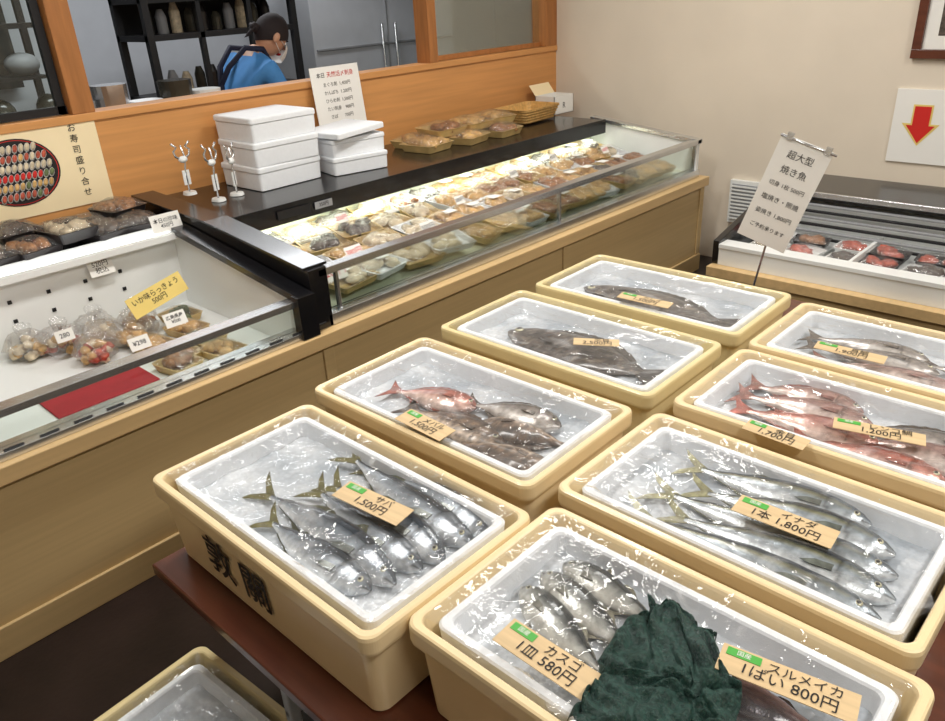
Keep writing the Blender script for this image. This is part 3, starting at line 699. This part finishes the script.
def fish(name,tail,head,z,depth,thick,kind,flip=1,bend=0,roll=0,pitch=0,seed=0):
    c=KC[kind];mk='fishm' if c.get('m') else 'fish'
    Lt=math.hypot(head[0]-tail[0],head[1]-tail[1]);ang=math.atan2(head[1]-tail[1],head[0]-tail[0])
    b=B(name);bl=Lt*.86;nt,nr=60,24;vs=[];cs=[];fs=[]
    def cen(t): return bend*(t-.4)**2*Lt
    def X(t): return Lt/2-t*bl
    for i in range(nt+1):
        t=(i/nt)**1.15
        h=ip(PR[c['prof']],t)*depth/2;w=ip(PR['fus'],t)*thick/2
        w*=1 if t<.8 else 1-.5*(t-.8)/.2
        for j in range(nr):
            a=2*math.pi*j/nr;s=math.cos(a);q=math.sin(a)
            zz=w*math.copysign(abs(q)**.85,q)
            yy=h*s
            vs.append((X(t),yy+cen(t),zz))
            n=noise.noise(Vector((t*9+seed,s*2,q)))*.12
            if kind=='flounder':
                col=mix(c['back'],c['side'],.5+noise.noise(Vector((t*14,s*5,seed)))*1.4)
                if abs(noise.noise(Vector((t*30,s*9,seed+4))))>.42: col=mix(col,L3(130,118,104),.6)
            else:
                if s>.15: col=mix(c['side'],c['back'],(s+n-.15)/.25)
                else: col=mix(c['side'],c['belly'],(-s-n-.05)/.6)
                if c.get('band') and .1<s+n*.3<.34 and t>.12: col=mix(col,c['band'],.6)
                if c.get('stripes'):
                    k=math.sin((t*42)+noise.noise(Vector((t*8,s*2,seed)))*2.5)
                    if s>-.35 and t>.2: col=mix(col,c['back'],.8*max(0,k)*min(1,(s+.35)*1.5))
                if c.get('m') and abs(noise.noise(Vector((t*12,s*4,seed))))>.25: col=mix(col,c['back'],.8)
            gt=.215+.03*(1-s*s)
            if abs(t-gt)<.010 and abs(s)<.85: col=tuple(x*.45 for x in col)
            if t<gt and kind not in('flounder',): col=mix(col,tuple(x*.8 for x in c['side']),.35)
            if t<.055 and -.45<s<-.15: col=tuple(x*.25 for x in col)
            if t>.25 and abs(s-.12)<.08 and kind!='flounder': col=tuple(x*.82 for x in col)
            cs.append((*col,1))
    for i in range(nt):
        for j in range(nr): fs.append((i*nr+j,i*nr+(j+1)%nr,(i+1)*nr+(j+1)%nr,(i+1)*nr+j))
    fs.append(tuple(range(nr)));fs.append(tuple(range((nt+1)*nr-1,nt*nr-1,-1)))
    b.add(vs,fs,mk,True,cols=cs)
    def fin(pts,col,zf=0,col2=None):
        col2=col2 or tuple(x*.6 for x in col);n=len(pts);zs=[zf(i) if callable(zf) else zf for i in range(n)]
        top=[(p[0],p[1],zs[i]+.0007) for i,p in enumerate(pts)];bot=[(p[0],p[1],zs[i]-.0007) for i,p in enumerate(pts)]
        cc=[(*(col if i%2 else col2),1) for i in range(n)]
        b.add(top+bot,[tuple(range(n)),tuple(range(2*n-1,n-1,-1))]+[(i,i+n,(i+1)%n+n,(i+1)%n) for i in range(n)],mk,False,cols=cc*2)
    xe=X(1);ye=cen(1);tl=Lt*.14;sp=depth*(.5 if c['prof']!='flat' else .3);pd=ip(PR[c['prof']],1)*depth/2
    if c['prof']=='flat': pts=[(xe+.01,ye+pd),(xe-tl*.6,ye+sp),(xe-tl,ye+sp*.6),(xe-tl*1.05,ye),(xe-tl,ye-sp*.6),(xe-tl*.6,ye-sp),(xe+.01,ye-pd)];fin(pts,c['tail'])
    else:
        nk=.28 if c['prof']=='fus' else .55
        fin([(xe+.012,ye+pd),(xe-tl*.35,ye+sp*.5),(xe-tl*1.0,ye+sp*1.05),(xe-tl*.75,ye+sp*.5),(xe-tl*nk,ye)],c['tail'])
        fin([(xe+.012,ye-pd),(xe+.012,ye+pd),(xe-tl*nk,ye),(xe-tl*.75,ye-sp*.5),(xe-tl*1.0,ye-sp*1.05),(xe-tl*.35,ye-sp*.5)],c['tail'])
    def edge(t,s): return ip(PR[c['prof']],t)*depth/2*s+cen(t)
    def strip(t0,t1,s,hh,n=10,shape=0):
        a=[];o=[]
        for i in range(n+1):
            t=t0+(t1-t0)*i/n;a.append((X(t),edge(t,s*.93)))
            k=math.sin(math.pi*min(1,(i/n)*1.6+.12)) if shape==0 else (1-abs(2*i/n-1)**3)
            k=max(.12,k) if i not in(0,n) else .05
            o.append((X(t)-hh*.35,edge(t,s*.97)+s*hh*k*(1 if i%2 else .86)))
        for i in range(n): fin([a[i],a[i+1],o[i+1],o[i]],c['fin'])
    if c['prof']=='flat':
        strip(.1,.96,1,depth*.17,26,1);strip(.16,.96,-1,depth*.17,26,1)
    elif c['prof']=='fus':
        strip(.32,.48,1,depth*.2,6);strip(.55,.9,1,depth*.13,12);strip(.6,.9,-1,depth*.13,10);strip(.3,.38,-1,depth*.18,4)
    else:
        strip(.25,.85,1,depth*.24,14,1);strip(.62,.82,-1,depth*.22,6);strip(.3,.42,-1,depth*.3,4)
    t=.27;w=ip(PR['fus'],t)*thick/2
    y=edge(t,-.12);zc=w*1.0+.001;pl=Lt*.12
    fin([(X(t),y+.004),(X(t)-pl*.6,y+.004-.1*pl),(X(t)-pl,y-.25*pl),(X(t)-pl*.7,y-.3*pl),(X(t),y-.01)],mix(c['fin'],c['side'],.4),zf=lambda i:zc+(.003 if i in(1,2,3) else 0))
    et=.085 if c['prof']!='flat' else .07
    er=max(.0045,depth*.075);ys=edge(et,.22);zw=ip(PR['fus'],et)*thick/2*.93
    for (r,hz,cc,dz) in [(er,er*.5,L3(205,200,170),0),(er*.62,er*.35,L3(10,10,12),er*.26)]:
        v0=B('t');v0.ball((X(et),ys,zw+dz),(r,r,hz),mk,12,8);b.add([tuple(p) for p in v0.v],v0.f,mk,True,cols=[(*cc,1)]*len(v0.v))
    if flip<0:
        b.v=[Vector((v.x,-v.y,v.z)) for v in b.v];b.f=[f[::-1] for f in b.f]
    ob=b.make(loc=((head[0]+tail[0])/2,(head[1]+tail[1])/2,z))
    ob.rotation_euler=(Matrix.Rotation(ang,3,'Z')@Matrix.Rotation(pitch,3,'Y')@Matrix.Rotation(roll,3,'X')).to_euler()
    return ob
ZF=.665
for i,(t,h,r,fl,dz) in enumerate([((-1.20,.590),(-.86,.597),.25,1,0),((-1.30,.665),(-.835,.642),.35,1,.006),((-1.21,.715),(-.83,.690),.3,1,.0),((-1.20,.770),(-.81,.738),.3,1,.006),((-1.26,.84),(-.80,.795),.25,1,.002),((-1.19,.870),(-.80,.848),.3,1,.0)]):
    fish("mackerel",t,h,ZF+dz,.080,.046,'mackerel',fl,bend=.08*(-1)**i,roll=r,seed=i)
for i,(t,h) in enumerate([((-.43,.70),(-.665,.775)),((-.41,.76),(-.66,.825)),((-.42,.845),(-.645,.868))]):
    fish("striped_mackerel",t,h,ZF,.068,.042,'striped',-1,bend=.05,roll=-.15,seed=20+i)
fish("squid_dark",(-.12,.74),(-.40,.70),ZF-.002,.08,.042,'dark',1,seed=30)
fish("squid_dark",(-.12,.82),(-.38,.79),ZF,.07,.042,'dark',1,seed=31)
for i,(t,h) in enumerate([((-.67,1.065),(-.18,1.075)),((-.60,1.115),(-.175,1.135)),((-.66,1.155),(-.19,1.195)),((-.60,1.215),(-.21,1.25)),((-.65,1.275),(-.27,1.31))]):
    fish("yellowtail",t,h,ZF+(.006 if i%2 else 0),.088,.052,'yellowtail',1,bend=.05*(-1)**i,roll=.15,seed=40+i)
fish("red_rockfish",(-1.41,1.12),(-1.15,1.19),ZF,.095,.05,'red',1,seed=50)
fish("grey_snapper",(-1.20,1.19),(-.93,1.24),ZF+.003,.095,.05,'grey',1,seed=51)
fish("brown_rockfish",(-1.31,1.085),(-.99,1.10),ZF,.10,.045,'rockfish',1,seed=52)
fish("brown_rockfish",(-1.12,1.04),(-.83,1.08),ZF,.09,.045,'rockfish',-1,seed=53)
fish("brown_rockfish",(-.84,1.20),(-1.10,1.14),ZF-.004,.10,.045,'rockfish',1,seed=54)
fish("flounder",(-.86,1.595),(-1.39,1.60),ZF-.002,.19,.035,'flounder',-1,seed=60)
fish("flounder",(-.86,2.02),(-1.42,2.03),ZF-.002,.18,.035,'flounder',1,seed=61)
for i,(t,h,k) in enumerate([((-.70,1.70),(-.42,1.72),'pink'),((-.70,1.63),(-.38,1.665),'pink'),((-.68,1.57),(-.34,1.60),'red'),((-.52,1.52),(-.2,1.53),'red'),((-.44,1.66),(-.14,1.68),'grey'),((-.42,1.60),(-.13,1.615),'pink')]):
    fish("red_sea_bream",t,h,ZF+(.004 if i%2 else 0),.095,.05,k,1,seed=70+i,roll=.1)
for i,(t,h,k) in enumerate([((-.70,2.07),(-.38,2.09),'grey'),((-.68,2.0),(-.34,2.02),'grey'),((-.64,1.94),(-.26,1.95),'pink'),((-.40,2.06),(-.14,2.05),'grey')]):
    fish("grey_sea_bream",t,h,ZF+(.004 if i%2 else 0),.09,.05,k,1,seed=80+i)
fish("horse_mackerel",(-1.3,.36),(-.95,.40),ZF-.5,.08,.045,'mackerel',1,seed=90)
fish("horse_mackerel",(-1.28,.29),(-.92,.32),ZF-.5,.08,.045,'mackerel',1,seed=91)

# green mesh
b=B("green_mesh_cloth")
def nf(u,v):
    q=[Vector((-.47,.865)),Vector((-.345,.845)),Vector((-.22,.69)),Vector((-.43,.585))]
    p=(q[3]*(1-u)+q[2]*u)*(1-v)+(q[0]*(1-u)+q[1]*u)*v
    n=noise.noise(Vector((u*3,v*3,1)));n2=noise.noise(Vector((u*7,v*5,3)));n3=noise.noise(Vector((u*18,v*14,5)));n4=noise.noise(Vector((u*3+v*9,v*3-u*4,9)))
    return (p.x+n*.04+n2*.012,p.y+noise.noise(Vector((u*3,v*3,7)))*.035+n3*.003,.697+abs(n)*.03+abs(n2)*.024+abs(n3)*.006+abs(n4)*.025)
b.grid(nf,90,90,'net');ob=b.make(origin=(-.4,.76,.69))
md=ob.modifiers.new("s","SOLIDIFY");md.thickness=.001

def tag(x,y,rz,txt,w=.19,h=.06,grn=True,z=.712,tilt=.04,sz=.025):
    b=B("wooden_price_tag");w*=.88;h*=.88
    b.cbox((0,0,0),(w,h,.0016),'kyogi')
    if grn:
        b.cbox((-w*.33,h*.28,.0014),(w*.26,h*.28,.001),'green');b.text("国産",h*.2,T(-w*.33,h*.28,.0025),'paper')
    a,c=txt;s=min(sz,w*.84/(max(len(c),1)*.62));sa=min(sz*.85,w*.55/(len(a)*1.0))
    b.text(a,sa,T(w*.12,h*.22,.002)@R(.03,'Z'),'ink')
    b.text(c,s,T(w*.02,-h*.2,.002)@R(-.03,'Z'),'ink')
    k=.945
    b.make(loc=(x*k,y*k,z),rot=(tilt,.03,rz))
tag(-1.06,.775,.12,("サバ","1,500円"))
tag(-.54,.685,.0,("カスゴ","1皿 580円"),w=.19)
tag(-.245,.875,.2,("スルメイカ","1ぱい 800円"),w=.21,h=.058)
tag(-1.20,1.06,.0,("メバル","1,500円"),w=.165)
tag(-.40,1.235,.06,("イナダ","1本 1,800円"),w=.2)
tag(-1.14,1.69,.6,("平目","2,500円"),w=.14,grn=False,h=.045)
tag(-1.20,2.05,.12,("カレイ","1,500円"),w=.19,h=.05)
tag(-.54,1.52,.0,("金目","1,700円"),w=.15,h=.05)
tag(-.37,1.67,.28,("レンコ鯛","1,200円"),w=.2,h=.05)
tag(-.56,2.04,.1,("真鯛","1,900円"),w=.19,h=.05)

# ------------------------------------------------------------ lights
def area(name,loc,sx,sy,pw,col=(1,.96,.9),rot=(0,0,0)):
    l=bpy.data.lights.new(name,'AREA');l.shape='RECTANGLE';l.size=sx;l.size_y=sy;l.energy=pw;l.color=col
    o=bpy.data.objects.new(name,l);COL.objects.link(o);o.location=loc;o.rotation_euler=rot;return o
for i,(x,y,p) in enumerate([(-1.75,.9,30),(-1.75,2.9,28),(.6,.6,26),(.6,2.6,36)]):
    b=B("ceiling_lamp");b.box((-.15,-.62,0),(.15,.62,.05),'white');b.box((-.12,-.6,-.006),(.12,.6,.0),'lampk');b.make(loc=(x,y,2.648))
    area("ceiling_light",(x,y,2.63),.28,1.2,p,(1,.975,.935))
area("kitchen_light",(-4.9,2.8,2.6),.3,2.4,50,(.96,.98,1))
area("case_light",(-2.68,2.75,.755),.04,2.4,4,(.95,1,.82),rot=(0,math.radians(35),0))
area("case_light",(-2.86,.2,.82),.03,2.2,2.5,(.95,1,1),rot=(0,math.radians(50),0))
w=bpy.data.worlds.new("World");S.world=w;w.use_nodes=True;w.node_tree.nodes["Background"].inputs[0].default_value=(.9,.93,1,1);w.node_tree.nodes["Background"].inputs[1].default_value=.3

# ------------------------------------------------------------ camera
X=Vector((.7335,-.2643,.6262));Y=Vector((.6776,.3522,-.6457))
X.normalize();Y=(Y-X*X.dot(Y)).normalized();Z=X.cross(Y)
cd=bpy.data.cameras.new("camera");cd.sensor_width=36;cd.lens=770/945*36;cd.clip_start=.02
co=bpy.data.objects.new("camera",cd);COL.objects.link(co)
co.matrix_world=Matrix.Translation((0,0,1.6))@Matrix((X,Y,Z)).to_4x4()
S.camera=co
